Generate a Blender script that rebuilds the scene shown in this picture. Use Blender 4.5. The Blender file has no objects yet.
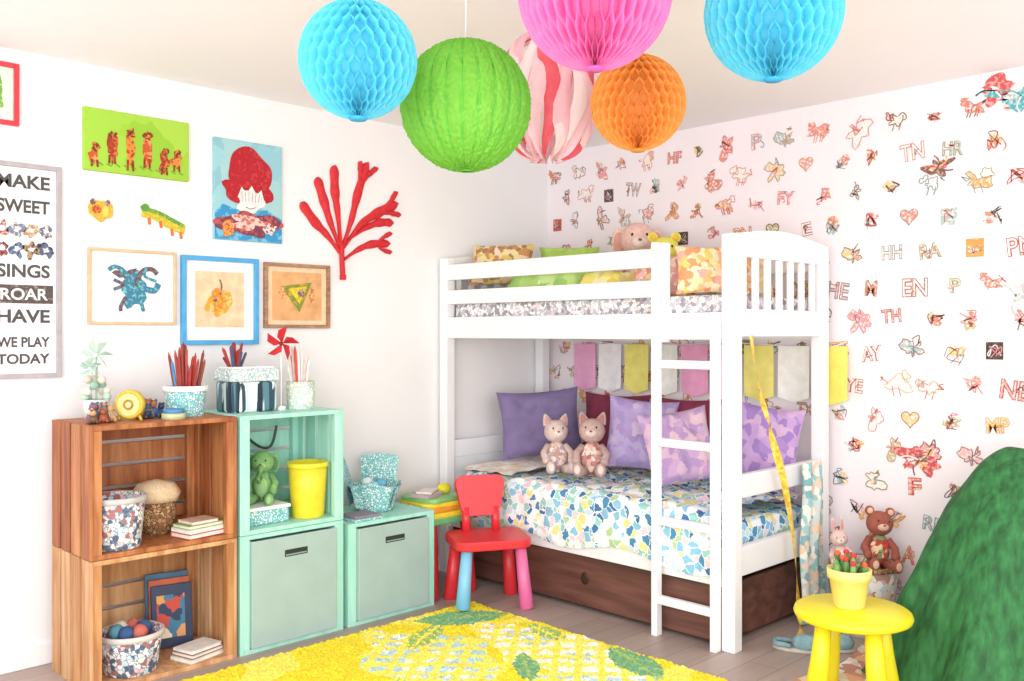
import bpy, bmesh, math, random
from mathutils import Vector, Matrix, noise, Euler
random.seed(7)
pi=math.pi
sc=bpy.context.scene
try:
    sc.view_settings.view_transform='Standard'
except Exception: pass

# ---------------------------------------------------------------- colours / materials
def c(h):
    h=h.lstrip('#'); o=[]
    for i in (0,2,4):
        v=int(h[i:i+2],16)/255
        o.append(v/12.92 if v<=.04045 else ((v+.055)/1.055)**2.4)
    return (o[0],o[1],o[2],1)
MC={}
def base(name):
    m=bpy.data.materials.new(name); m.use_nodes=True
    nt=m.node_tree; b=nt.nodes['Principled BSDF']
    return m,nt,b
def mat(h,rough=.6,var=.06,scale=25,metal=0):
    k=('m',h,rough,var,scale)
    if k in MC: return MC[k]
    m,nt,b=base('paint_'+h.strip('#'))
    n=nt.nodes.new('ShaderNodeTexNoise'); n.inputs['Scale'].default_value=scale; n.inputs['Detail'].default_value=3
    t=nt.nodes.new('ShaderNodeTexCoord'); nt.links.new(t.outputs['Object'],n.inputs['Vector'])
    r=nt.nodes.new('ShaderNodeValToRGB'); col=c(h)
    r.color_ramp.elements[0].position=.3; r.color_ramp.elements[1].position=.7
    r.color_ramp.elements[0].color=[max(0,x*(1-2*var)) for x in col[:3]]+[1]
    r.color_ramp.elements[1].color=[min(1,x*(1+var)) for x in col[:3]]+[1]
    nt.links.new(n.outputs['Fac'],r.inputs['Fac']); nt.links.new(r.outputs['Color'],b.inputs['Base Color'])
    b.inputs['Roughness'].default_value=rough
    MC[k]=m; return m
def sketch(h,h2='#f2e4e2',scale=95,p=.5):
    k=('s',h,h2,scale,p)
    if k in MC: return MC[k]
    m,nt,b=base('crayon_'+h.strip('#'))
    n=nt.nodes.new('ShaderNodeTexNoise'); n.inputs['Scale'].default_value=scale; n.inputs['Detail'].default_value=4
    t=nt.nodes.new('ShaderNodeTexCoord'); nt.links.new(t.outputs['Object'],n.inputs['Vector'])
    r=nt.nodes.new('ShaderNodeValToRGB'); r.color_ramp.elements[0].position=p; r.color_ramp.elements[1].position=p+.09
    r.color_ramp.elements[0].color=c(h); r.color_ramp.elements[1].color=c(h2)
    nt.links.new(n.outputs['Fac'],r.inputs['Fac']); nt.links.new(r.outputs['Color'],b.inputs['Base Color'])
    b.inputs['Roughness'].default_value=.9
    MC[k]=m; return m
def wood(h1,h2,sx,sy,sz,rough=.55,key=''):
    k=('w',h1,h2,sx,sy,sz)
    if k in MC: return MC[k]
    m,nt,b=base('wood_'+h1.strip('#'))
    t=nt.nodes.new('ShaderNodeTexCoord'); mp=nt.nodes.new('ShaderNodeMapping')
    mp.inputs['Scale'].default_value=(sx,sy,sz)
    n=nt.nodes.new('ShaderNodeTexNoise'); n.inputs['Scale'].default_value=1; n.inputs['Detail'].default_value=6; n.inputs['Distortion'].default_value=.6
    r=nt.nodes.new('ShaderNodeValToRGB')
    r.color_ramp.elements[0].position=.32; r.color_ramp.elements[1].position=.68
    r.color_ramp.elements[0].color=c(h2); r.color_ramp.elements[1].color=c(h1)
    nt.links.new(t.outputs['Object'],mp.inputs['Vector']); nt.links.new(mp.outputs['Vector'],n.inputs['Vector'])
    nt.links.new(n.outputs['Fac'],r.inputs['Fac']); nt.links.new(r.outputs['Color'],b.inputs['Base Color'])
    b.inputs['Roughness'].default_value=rough
    MC[k]=m; return m
def patch(name,cols,scale=12,rough=.8,line=None,lw=.04,stretch=(1,1,1)):
    m,nt,b=base(name)
    t=nt.nodes.new('ShaderNodeTexCoord'); mp=nt.nodes.new('ShaderNodeMapping'); mp.inputs['Scale'].default_value=stretch
    nz=nt.nodes.new('ShaderNodeTexNoise'); nz.inputs['Scale'].default_value=scale*1.5
    mx=nt.nodes.new('ShaderNodeVectorMath'); mx.operation='MULTIPLY_ADD'
    mx.inputs[1].default_value=(.06*12/scale,)*3
    nt.links.new(t.outputs['Object'],mp.inputs['Vector']); nt.links.new(mp.outputs['Vector'],nz.inputs['Vector'])
    nt.links.new(nz.outputs['Color'],mx.inputs[0]); nt.links.new(mp.outputs['Vector'],mx.inputs[2])
    v=nt.nodes.new('ShaderNodeTexVoronoi'); v.inputs['Scale'].default_value=scale
    nt.links.new(mx.outputs[0],v.inputs['Vector'])
    s=nt.nodes.new('ShaderNodeSeparateColor'); nt.links.new(v.outputs['Color'],s.inputs['Color'])
    r=nt.nodes.new('ShaderNodeValToRGB'); r.color_ramp.interpolation='CONSTANT'
    n=len(cols)
    while len(r.color_ramp.elements)<n: r.color_ramp.elements.new(.5)
    for i,h in enumerate(cols):
        r.color_ramp.elements[i].position=i/n
    for i,h in enumerate(cols):
        r.color_ramp.elements[i].color=c(h)
    nt.links.new(s.outputs['Red'],r.inputs['Fac'])
    out=r.outputs['Color']
    if line:
        v2=nt.nodes.new('ShaderNodeTexVoronoi'); v2.feature='DISTANCE_TO_EDGE'; v2.inputs['Scale'].default_value=scale
        nt.links.new(mx.outputs[0],v2.inputs['Vector'])
        lt=nt.nodes.new('ShaderNodeMath'); lt.operation='LESS_THAN'; lt.inputs[1].default_value=lw
        nt.links.new(v2.outputs['Distance'],lt.inputs[0])
        mm=nt.nodes.new('ShaderNodeMix'); mm.data_type='RGBA'; mm.inputs[7].default_value=c(line)
        nt.links.new(lt.outputs[0],mm.inputs[0]); nt.links.new(out,mm.inputs[6]); out=mm.outputs[2]
    nt.links.new(out,b.inputs['Base Color']); b.inputs['Roughness'].default_value=rough
    return m
def tissue(h,h2=None):
    m,nt,b=base('tissue_'+h.strip('#'))
    n=nt.nodes.new('ShaderNodeTexNoise'); n.inputs['Scale'].default_value=30
    t=nt.nodes.new('ShaderNodeTexCoord'); nt.links.new(t.outputs['Object'],n.inputs['Vector'])
    r=nt.nodes.new('ShaderNodeValToRGB'); r.color_ramp.elements[0].color=c(h); r.color_ramp.elements[1].color=c(h2 or h)
    nt.links.new(n.outputs['Fac'],r.inputs['Fac']); nt.links.new(r.outputs['Color'],b.inputs['Base Color'])
    b.inputs['Roughness'].default_value=.7
    tr=nt.nodes.new('ShaderNodeBsdfTranslucent'); nt.links.new(r.outputs['Color'],tr.inputs['Color'])
    mx=nt.nodes.new('ShaderNodeMixShader'); mx.inputs[0].default_value=.5
    nt.links.new(b.outputs[0],mx.inputs[1]); nt.links.new(tr.outputs[0],mx.inputs[2])
    nt.links.new(mx.outputs[0],nt.nodes['Material Output'].inputs['Surface'])
    return m

# ---------------------------------------------------------------- mesh builder
def TR(loc=(0,0,0),rot=(0,0,0)):
    return Matrix.Translation(loc)@Euler([math.radians(a) for a in rot]).to_matrix().to_4x4()
def catmull(P,n=8):
    P=[Vector(p) for p in P]; Q=[P[0]]+P+[P[-1]]; o=[]
    for i in range(1,len(Q)-2):
        for k in range(n):
            t=k/n; a,b,d,e=Q[i-1],Q[i],Q[i+1],Q[i+2]
            o.append(.5*((2*b)+(d-a)*t+(2*a-5*b+4*d-e)*t*t+(3*b-a-3*d+e)*t**3))
    o.append(P[-1]); return o
class MB:
    def __init__(s,name): s.name=name; s.v=[]; s.f=[]; s.mi=[]; s.sm=[]; s.mats=[]
    def m(s,mt):
        if mt not in s.mats: s.mats.append(mt)
        return s.mats.index(mt)
    def add(s,vs,fs,mt,smooth=False,T=None):
        o=len(s.v); i=s.m(mt)
        for v in vs:
            v=Vector(v)
            s.v.append(T@v if T else v)
        for f in fs:
            s.f.append([a+o for a in f]); s.mi.append(i); s.sm.append(smooth)
    def box(s,a,b,mt,T=None,bev=.004):
        bm=bmesh.new(); bmesh.ops.create_cube(bm,size=1)
        for v in bm.verts:
            v.co=Vector([(a[k]+b[k])/2+v.co[k]*(b[k]-a[k]) for k in range(3)])
        if bev:
            bev=min(bev,min(abs(b[k]-a[k]) for k in range(3))*.45)
            bmesh.ops.bevel(bm,geom=list(bm.edges),offset=bev,segments=2,affect='EDGES',profile=.5)
        bm.verts.index_update()
        s.add([v.co.copy() for v in bm.verts],[[v.index for v in f.verts] for f in bm.faces],mt,False,T); bm.free()
    def lathe(s,prof,mt,T=None,n=32,wave=None,smooth=True):
        vs=[];fs=[]
        for i,(r,z) in enumerate(prof):
            for k in range(n):
                a=2*pi*k/n; rr=r
                if wave: rr=r*(1+wave(a,i/(len(prof)-1)))
                vs.append((rr*math.cos(a),rr*math.sin(a),z))
        for i in range(len(prof)-1):
            for k in range(n):
                k2=(k+1)%n; fs.append((i*n+k,i*n+k2,(i+1)*n+k2,(i+1)*n+k))
        s.add(vs,fs,mt,smooth,T)
    def tube(s,P,r,mt,n=8,smooth=True,T=None,flat=1):
        P=[Vector(p) for p in P]; vs=[];fs=[]
        for i,p in enumerate(P):
            d=(P[min(i+1,len(P)-1)]-P[max(i-1,0)]).normalized()
            up=Vector((0,0,1)) if abs(d.z)<.9 else Vector((0,1,0))
            a=d.cross(up).normalized(); b=a.cross(d)
            rr=r[i] if isinstance(r,(list,tuple)) else r
            for k in range(n):
                t=2*pi*k/n; vs.append(p+a*math.cos(t)*rr+b*math.sin(t)*rr*flat)
        for i in range(len(P)-1):
            for k in range(n):
                k2=(k+1)%n; fs.append((i*n+k,i*n+k2,(i+1)*n+k2,(i+1)*n+k))
        fs.append(list(range(n))[::-1]); fs.append([(len(P)-1)*n+k for k in range(n)])
        s.add(vs,fs,mt,smooth,T)
    def ball(s,cc,sz,mt,T=None,n=20,m=12,amp=0,fr=20):
        vs=[];fs=[]
        if not isinstance(sz,(tuple,list)): sz=(sz,)*3
        for i in range(m+1):
            p=-pi/2+pi*i/m
            for k in range(n):
                a=2*pi*k/n; d=Vector((math.cos(p)*math.cos(a),math.cos(p)*math.sin(a),math.sin(p)))
                e=1+amp*noise.noise(d*3+Vector(cc)*fr)
                vs.append(Vector(cc)+Vector((d.x*sz[0],d.y*sz[1],d.z*sz[2]))*e)
        for i in range(m):
            for k in range(n):
                k2=(k+1)%n; fs.append((i*n+k,i*n+k2,(i+1)*n+k2,(i+1)*n+k))
        s.add(vs,fs,mt,True,T)
    def pillow(s,w,h,t,mt,T,n=22,wr=.012,seed=0):
        for sg in (1,-1):
            vs=[];fs=[]
            for i in range(n+1):
                for j in range(n+1):
                    u=-1+2*i/n; v=-1+2*j/n
                    x=w/2*u*(1-.09*(1-v*v)); z=h/2*v*(1-.09*(1-u*u))
                    e=max(0,(1-u*u)*(1-v*v)); q=e**.42
                    y=sg*(t/2*q)+wr*q*noise.noise(Vector((u*3+seed,v*3,sg)))*1.5+.35*wr*q*noise.noise(Vector((u*9+seed,v*9,sg)))
                    vs.append((x,y,z))
            for i in range(n):
                for j in range(n):
                    a=i*(n+1)+j; q=(a,a+1,a+n+2,a+n+1); fs.append(q if sg>0 else q[::-1])
            s.add(vs,fs,mt,True,T)
    def surf(s,fn,nu,nv,mt,smooth=True,T=None,mfn=None):
        vs=[fn(i/nu,j/nv) for i in range(nu+1) for j in range(nv+1)]
        if mfn is None:
            s.add(vs,[(i*(nv+1)+j,(i+1)*(nv+1)+j,(i+1)*(nv+1)+j+1,i*(nv+1)+j+1) for i in range(nu) for j in range(nv)],mt,smooth,T)
        else:
            o=len(s.v)
            for v in vs: s.v.append(Vector(v))
            for i in range(nu):
                for j in range(nv):
                    a=o+i*(nv+1)+j; s.f.append([a,a+nv+1,a+nv+2,a+1]); s.mi.append(s.m(mfn((i+.5)/nu,(j+.5)/nv))); s.sm.append(smooth)
    def out(s,loc=None):
        me=bpy.data.meshes.new(s.name)
        if loc is None:
            lo=Vector([min(v[k] for v in s.v) for k in range(3)]); hi=Vector([max(v[k] for v in s.v) for k in range(3)])
            loc=Vector(((lo.x+hi.x)/2,(lo.y+hi.y)/2,lo.z))
        loc=Vector(loc)
        me.from_pydata([v-loc for v in s.v],[],s.f)
        for mt in s.mats: me.materials.append(mt)
        me.polygons.foreach_set('material_index',s.mi); me.polygons.foreach_set('use_smooth',s.sm)
        me.update()
        ob=bpy.data.objects.new(s.name,me); ob.location=loc; sc.collection.objects.link(ob); return ob
# 2D drawing on walls -------------------------------------------------
XR=4.15; YL=3.885; H=2.39
def Lw(x,z,o): return Vector((x,YL-o,z))
def Rw(sx,z,o): return Vector((XR-o,-sx,z))
def poly(mb,W,pts,o,mt): mb.add([W(x,z,o) for x,z in pts],[list(range(len(pts)))],mt)
def rect(mb,W,x0,x1,z0,z1,o,mt): poly(mb,W,[(x0,z0),(x1,z0),(x1,z1),(x0,z1)],o,mt)
def bpts(cx,cz,rx,rz,irr=.12,n=28,seed=0):
    r=[]
    for k in range(n):
        a=2*pi*k/n; e=1+irr*1.6*noise.noise(Vector((math.cos(a)*1.6+seed,math.sin(a)*1.6,seed*.37)))
        r.append((cx+rx*e*math.cos(a),cz+rz*e*math.sin(a)))
    return r
def blob(mb,W,cx,cz,rx,rz,o,mt,irr=.12,n=28,seed=0): poly(mb,W,bpts(cx,cz,rx,rz,irr,n,seed),o,mt)
def ribbon(mb,W,pts,w,o,mt,sm=5,closed=False):
    P=[(p[0],p[1],0) for p in pts]
    if closed: P.append(P[0])
    P=catmull(P,sm) if sm else [Vector(p) for p in P]
    vs=[];fs=[]
    for i,p in enumerate(P):
        d=P[min(i+1,len(P)-1)]-P[max(i-1,0)]
        if d.length<1e-7: d=Vector((1,0,0))
        d.normalize(); n=Vector((-d.y,d.x,0))*w/2
        a=p+n;b=p-n; vs+= [W(a.x,a.y,o),W(b.x,b.y,o)]
    for i in range(len(P)-1): fs.append((2*i,2*i+1,2*i+3,2*i+2))
    mb.add(vs,fs,mt)
TG={}
def tgeo(t,off=.02):
    if (t,off) in TG: return TG[(t,off)]
    cu=bpy.data.curves.new('t','FONT'); cu.body=t; cu.offset=off; cu.resolution_u=4
    ob=bpy.data.objects.new('t',cu); sc.collection.objects.link(ob)
    dg=bpy.context.evaluated_depsgraph_get(); dg.update()
    me=ob.evaluated_get(dg).to_mesh()
    vs=[(v.co.x,v.co.y) for v in me.vertices]; fs=[list(p.vertices) for p in me.polygons]
    x0=min(v[0] for v in vs);x1=max(v[0] for v in vs);y0=min(v[1] for v in vs);y1=max(v[1] for v in vs)
    dx=(x1-x0); dy=(y1-y0)
    vs=[((x-x0)/dx-.5,(y-y0)/dy-.5) for x,y in vs]
    TG[(t,off)]=(vs,fs,dx,dy); bpy.data.objects.remove(ob); bpy.data.curves.remove(cu); return TG[(t,off)]
def text(mb,W,t,cx,cz,w,h,o,mt,ang=0,off=.02):
    vs,fs,_,_=tgeo(t,off); ca,sa=math.cos(ang),math.sin(ang)
    mb.add([W(cx+x*w*ca-y*h*sa,cz+x*w*sa+y*h*ca,o) for x,y in vs],fs,mt)

# ---------------------------------------------------------------- room
wallL=mat('#f2f0f0',.9,.008,4); wallR=mat('#f8eef1',.9,.01,4); ceilm=mat('#fbf8f9',.9,.006,3)
trim=mat('#f6f5f4',.5,.01)
b=MB('wall_left'); b.box((-1.4,YL,-.02),(XR+.1,YL+.1,H+.05),wallL,bev=0); b.out()
b=MB('wall_right'); b.box((XR,-1.4,-.02),(XR+.1,YL,H+.05),wallR,bev=0); b.out()
b=MB('ceiling'); b.box((-1.4,-1.4,H),(XR,YL,H+.1),ceilm,bev=0); b.out()
b=MB('baseboard_left'); b.box((-1.4,YL-.014,0),(XR-.014,YL,.085),trim,bev=.004); b.out()
b=MB('baseboard_right'); b.box((XR-.014,-1.4,0),(XR,YL-.014,.085),trim,bev=.004); b.out()
m,nt,bs=base('floor_wood')
t=nt.nodes.new('ShaderNodeTexCoord'); br=nt.nodes.new('ShaderNodeTexBrick')
br.inputs['Scale'].default_value=1; br.inputs['Brick Width'].default_value=1.3; br.inputs['Row Height'].default_value=.13
br.inputs['Mortar Size'].default_value=.0018; br.inputs['Color1'].default_value=c('#b8a69e'); br.inputs['Color2'].default_value=c('#a8968e'); br.inputs['Mortar'].default_value=c('#8d7b72')
mp=nt.nodes.new('ShaderNodeMapping'); mp.inputs['Scale'].default_value=(2.5,40,1)
nz=nt.nodes.new('ShaderNodeTexNoise'); nz.inputs['Scale'].default_value=1; nz.inputs['Detail'].default_value=6
rp=nt.nodes.new('ShaderNodeValToRGB'); rp.color_ramp.elements[0].color=(.78,.78,.78,1); rp.color_ramp.elements[1].color=(1.08,1.08,1.08,1)
mx=nt.nodes.new('ShaderNodeMix'); mx.data_type='RGBA'; mx.blend_type='MULTIPLY'; mx.inputs[0].default_value=1
nt.links.new(t.outputs['Object'],br.inputs['Vector']); nt.links.new(t.outputs['Object'],mp.inputs['Vector']); nt.links.new(mp.outputs[0],nz.inputs['Vector'])
nt.links.new(nz.outputs['Fac'],rp.inputs[0]); nt.links.new(br.outputs['Color'],mx.inputs[6]); nt.links.new(rp.outputs[0],mx.inputs[7]); nt.links.new(mx.outputs[2],bs.inputs['Base Color'])
bs.inputs['Roughness'].default_value=.45
b=MB('floor'); b.box((-1.4,-1.4,-.1),(XR,YL,0),m,bev=0); b.out(loc=(0,0,0))

# ---------------------------------------------------------------- wallpaper drawings
cols=['#8a5a4a','#c8584a','#d98a4c','#9a9460','#54504f','#d0847a','#7c9a9c','#a8685a','#e08a90','#7a8a8c','#c05048','#e0a050']
lines_=[sketch(h,'#e0c8c0',110,.58) for h in cols]
fills=[sketch(h,'#f6e6e2',70,.5) for h in ['#ec9480','#ecb070','#c0be8c','#e8a8a0','#b0c4c4','#f4cc8c','#ec9ca4','#d88c74','#f0bcbc']]
pale=sketch('#faf2ee','#f4e2da',80,.5); blk=mat('#3b3536',.9,.1); dkk=sketch('#4a4240','#8a7468',120,.58)
b=MB('wallpaper_drawings')
chars='ATMRHNKEXWYPFT'
def scrib(cx,cz,r,n,w,mt):
    P=[(cx+random.uniform(-r,r),cz+random.uniform(-r,r)) for _ in range(n)]
    ribbon(b,Rw,P,w,.0019,mt,4)
row=0; z=.18
while z<H-.06:
    s=-3.82+(row%2)*.08
    while s<0.9:
        cx=s+random.uniform(-.018,.018); cz=z+random.uniform(-.014,.014); k=random.random(); q=random.uniform(1.1,1.5); lw=random.uniform(.0034,.0055)
        mt=random.choice(lines_); m2=random.choice(lines_); fl=random.choice(fills)
        if k<.30:
            w=''.join(random.choice(chars) for _ in range(random.choice((1,2,2)))); an=random.uniform(-.15,.15); W_=.034*q*len(w)+.012; H_=.056*q
            text(b,Rw,w,cx,cz,W_,H_,.0012,mt,an,.045); text(b,Rw,w,cx,cz,W_*.94,H_*.9,.0016,random.choice([pale,fl,fl]),an,-.005)
            scrib(cx+random.uniform(-.03,.03),cz+random.uniform(-.02,.02),.014*q,4,lw,m2)
        elif k<.50:
            for _ in range(3): scrib(cx+random.uniform(-.018,.018),cz+random.uniform(-.018,.018),.024*q,5,lw,random.choice([mt,m2,m2]))
            blob(b,Rw,cx+random.uniform(-.02,.02),cz+random.uniform(-.02,.02),.020*q,.016*q,.0012,fl,.7,14,random.random()*9)
            blob(b,Rw,cx+random.uniform(-.02,.02),cz+random.uniform(-.02,.02),.012*q,.014*q,.0014,random.choice(fills),.7,12,random.random()*9)
        elif k<.68:
            f=random.choice((-1,1)); sd=s*9+z
            P=bpts(cx,cz,.03*q,.02*q,.9,22,sd); poly(b,Rw,P,.0012,random.choice([pale,fl,fl])); ribbon(b,Rw,P,lw,.0018,mt,0,True)
            P=bpts(cx+f*.03*q,cz+.02*q,.014*q,.015*q,.8,16,sd+3); poly(b,Rw,P,.0014,random.choice([pale,fl])); ribbon(b,Rw,P,lw,.002,mt,0,True)
            for lx in ((-.014,.016) if random.random()<.6 else (-.02,-.008,.012,.022)): ribbon(b,Rw,[(cx+lx,cz-.012),(cx+lx+.004*f,cz-.025*q),(cx+lx+.010*f,cz-.038*q)],lw,.0016,m2,3)
            scrib(cx-f*.035*q,cz+.012,.014*q,4,lw,m2)
        elif k<.74:
            P=[(cx+.028*q*math.sin(a)**3,cz+.0018*q*(13*math.cos(a)-5*math.cos(2*a)-2*math.cos(3*a)-math.cos(4*a))) for a in [2*pi*i/24 for i in range(24)]]
            poly(b,Rw,P,.0012,fl); ribbon(b,Rw,P,lw,.0018,mt,0,True)
        elif k<.94:
            P=bpts(cx,cz,.028*q,.032*q,1.1,26,s*5+z*3); poly(b,Rw,P,.0012,random.choice([pale,fl,fl])); ribbon(b,Rw,P,lw,.0018,mt,0,True)
            scrib(cx,cz,.02*q,5,lw,m2); scrib(cx+.01,cz+.03*q,.016*q,4,lw,mt); blob(b,Rw,cx,cz-.005,.012*q,.012*q,.0015,random.choice(fills),.5,12,s)
        else:
            rect(b,Rw,cx-.028*q,cx+.028*q,cz-.030*q,cz+.030*q,.0012,random.choice([dkk,fl,m2])); scrib(cx,cz,.024*q,6,lw,pale); scrib(cx,cz,.024*q,6,lw,mt)
        s+=.172
    z+=.148; row+=1
b.out()
b=MB('wall_sticker_doodle')
tl=sketch('#58aeb4','#a8d4d4',60,.5); redd=sketch('#d0585a','#eca8a0',60,.5); brn=sketch('#7c5a50','#c0a090',70,.5)
def motif(cx,cz,r,ms,seed):
    random.seed(seed)
    blob(b,Rw,cx,cz,r,r*.75,.0025,ms[0],.8,40,seed)
    for i in range(5): blob(b,Rw,cx+random.uniform(-r,r)*.5,cz+random.uniform(-r,r)*.4,r*.3,r*.22,.003+i*.0002,ms[(i+1)%len(ms)],.7,16,seed+i)
    for i in range(4):
        a=random.uniform(0,6.28); ribbon(b,Rw,[(cx,cz),(cx+r*.8*math.cos(a),cz+r*.6*math.sin(a)),(cx+r*1.3*math.cos(a+.3),cz+r*1.1*math.sin(a+.3))],.006,.0045,ms[i%len(ms)])
motif(-1.33,2.31,.06,[redd,tl,pale,tl],3)
motif(-1.23,2.27,.07,[tl,tl,pale,fills[4]],9)
motif(-1.56,2.02,.05,[brn,fills[1],redd],5)
motif(-1.64,.74,.065,[redd,brn,fills[1],pale],12)
motif(-1.25,1.45,.08,[pale,fills[4],fills[8]],15)
b.out()
random.seed(11)

# ---------------------------------------------------------------- left wall art
def frame(mb,x0,x1,z0,z1,w,d,mt):
    mb.box((x0,YL-d,z0),(x0+w,YL,z1),mt,bev=.002); mb.box((x1-w,YL-d,z0),(x1,YL,z1),mt,bev=.002)
    mb.box((x0+w,YL-d,z0),(x1-w,YL,z0+w),mt,bev=.002); mb.box((x0+w,YL-d,z1-w),(x1-w,YL,z1),mt,bev=.002)
wht=mat('#f8f7f6',.8,.01)
b=MB('framed_word_sign'); gr=mat('#b4adb0',.7); frame(b,1.045,1.314,1.125,1.956,.018,.022,gr); rect(b,Lw,1.055,1.30,1.14,1.94,.008,wht)
dk=mat('#54504f',.8)
rows=[('MAKE',1.885,0),('SWEET',1.79,0),('xx',1.70,2),('xx',1.625,2),('SINGS',1.54,0),('ROAR',1.45,1),('HAVE',1.365,0),('WE PLAY',1.265,0),('TODAY',1.20,0)]
for i,(t_,z_,kd) in enumerate(rows):
    if kd==0: text(b,Lw,t_,1.178,z_,.19,.052 if i<7 else .04,.010,dk,0,.03)
    elif kd==1: rect(b,Lw,1.075,1.285,z_-.036,z_+.036,.010,sketch('#5a504c','#9a8c80',60,.55)); text(b,Lw,t_,1.18,z_,.17,.045,.012,wht)
    else:
        for k,h in enumerate(['#a05a5a','#6a7f9c','#b08c6a','#5f6a86']):
            blob(b,Lw,1.10+.053*k,z_,.025,.028,.010,sketch(h,'#3c3438' if i==3 else '#e4c8b0',80,.5),.5,20,k+i*3); blob(b,Lw,1.10+.053*k,z_,.011,.009,.012,wht,.6,12,k+3)
b.out()
b=MB('red_picture_frame'); frame(b,.93,1.16,2.095,2.334,.018,.02,mat('#d83a48',.5)); rect(b,Lw,.94,1.15,2.1,2.33,.006,mat('#f2e9dc',.8)); blob(b,Lw,1.08,2.22,.035,.06,.008,sketch('#6aa84f','#c8d880'),.4); b.out()
def canvas(name,x0,x1,z0,z1,mt,d=.02):
    b=MB(name); b.box((x0,YL-d,z0),(x1,YL,z1),mt,bev=.003); return b,d+.001
b,o=canvas('green_animal_painting',1.398,1.841,1.96,2.215,patch('green_paint',['#9ccb3c','#a2d044','#96c638','#a8d248'],7,.8))
for i,(x,h) in enumerate([(1.44,.07),(1.51,.11),(1.585,.15),(1.655,.13),(1.73,.09),(1.785,.07)]):
    cx=x; z0=1.99+.02*(i%2)
    cc=[sketch('#c8582c','#e8a060',70),sketch('#9e3a24','#d8743c',70),sketch('#e08a3c','#a84028',70)][i%3]
    blob(b,Lw,cx,z0+h*.42,.022,h*.45,o,cc,.5,24,i); blob(b,Lw,cx+.004,z0+h*.95,.017,.018,o+.001,sketch('#7a3020','#d8843c',80),.5,16,i+4)
    ribbon(b,Lw,[(cx-.01,z0+h*.2),(cx-.012,z0-.015)],.009,o+.001,sketch('#7a3020','#a8502c'),0); ribbon(b,Lw,[(cx+.01,z0+h*.2),(cx+.012,z0-.015)],.009,o+.001,sketch('#7a3020','#a8502c'),0)
for i in range(12): ribbon(b,Lw,[(1.42+.034*i,2.0-.004*(i%3)),(1.44+.034*i,1.985)],.005,o+.0005,mat('#6f9c30',.8),0)
b.out()
b,o=canvas('red_haired_portrait_painting',1.958,2.30,1.72,2.175,patch('lightblue_paint',['#93c8d4','#9ccdd6','#8cc0cc','#a4d0d0'],9,.8))
poly(b,Lw,[(1.96,1.722),(2.298,1.722),(2.298,1.83),(2.22,1.87),(2.1,1.85),(2.0,1.88),(1.96,1.84)],o,sketch('#3a96c8','#7cc0dc',40))
R_=sketch('#b3202c','#c83c40',60,.55)
blob(b,Lw,2.13,2.005,.118,.125,o+.001,R_,.22,44,2); blob(b,Lw,2.13,1.95,.13,.06,o+.0012,R_,.2,30,6)
poly(b,Lw,bpts(2.135,1.90,.068,.05,.25,30,4),o+.002,mat('#f8eeea',.8))
poly(b,Lw,[(2.07,1.915),(2.09,1.965),(2.115,1.935),(2.14,1.975),(2.165,1.935),(2.19,1.96),(2.205,1.905)],o+.0022,mat('#f8eeea',.8))
for i in range(6): ribbon(b,Lw,[(2.09+.018*i,1.945-.004*(i%2)),(2.094+.016*i,1.90)],.003,o+.003,redd,0)
ribbon(b,Lw,[(2.11,1.875),(2.135,1.868),(2.16,1.877)],.004,o+.003,brn)
blob(b,Lw,2.13,1.80,.125,.055,o+.0025,sketch('#7d3f50','#c05a58',50),.5,36,7); blob(b,Lw,2.12,1.805,.09,.03,o+.003,sketch('#f0c8bc','#c86c64',60),.6,30,4)
blob(b,Lw,2.02,1.77,.03,.03,o+.0035,sketch('#e8a050','#c85040'),.5,20,3); blob(b,Lw,2.235,1.78,.03,.025,o+.0035,sketch('#e8e0dc','#a04050'),.5,20,5)
b.out()
b=MB('cutout_pig'); blob(b,Lw,1.47,1.80,.052,.042,.004,sketch('#e0a83c','#e8c860'),.15,28,1); blob(b,Lw,1.455,1.805,.02,.017,.006,sketch('#b8562c','#d88848'),.1); blob(b,Lw,1.49,1.80,.014,.02,.006,mat('#f2d060',.7),.2); blob(b,Lw,1.44,1.835,.012,.012,.005,brn,.2); blob(b,Lw,1.50,1.835,.012,.012,.005,brn,.2); b.out()
b=MB('cutout_crocodile')
ribbon(b,Lw,[(1.64,1.81),(1.70,1.80),(1.77,1.765),(1.83,1.75)],.04,.004,sketch('#c9b52e','#e0cc60'))
ribbon(b,Lw,[(1.65,1.825),(1.71,1.815),(1.78,1.785),(1.825,1.765)],.016,.005,sketch('#5d9a3a','#90b850'))
for x,z_ in ((1.67,1.78),(1.72,1.77),(1.77,1.74),(1.81,1.73)): ribbon(b,Lw,[(x,z_+.01),(x+.004,z_-.02)],.013,.005,mat('#d8742c',.7),0)
blob(b,Lw,1.655,1.83,.02,.016,.006,mat('#5d9a3a',.7),.1); b.out()
b=MB('framed_deer_drawing'); frame(b,1.417,1.787,1.335,1.648,.012,.02,mat('#dcbc98',.6)); rect(b,Lw,1.425,1.78,1.34,1.64,.006,wht); rect(b,Lw,1.475,1.735,1.375,1.6,.007,mat('#fbf9f5',.8))
T1=sketch('#3f7f9a','#7cc0c0',70,.52); T2=sketch('#7a4c50','#3f8a9a',70,.5)
blob(b,Lw,1.6,1.48,.055,.06,.008,T1,.6,30,3); blob(b,Lw,1.57,1.55,.04,.026,.009,T2,.6,20,5)
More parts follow.
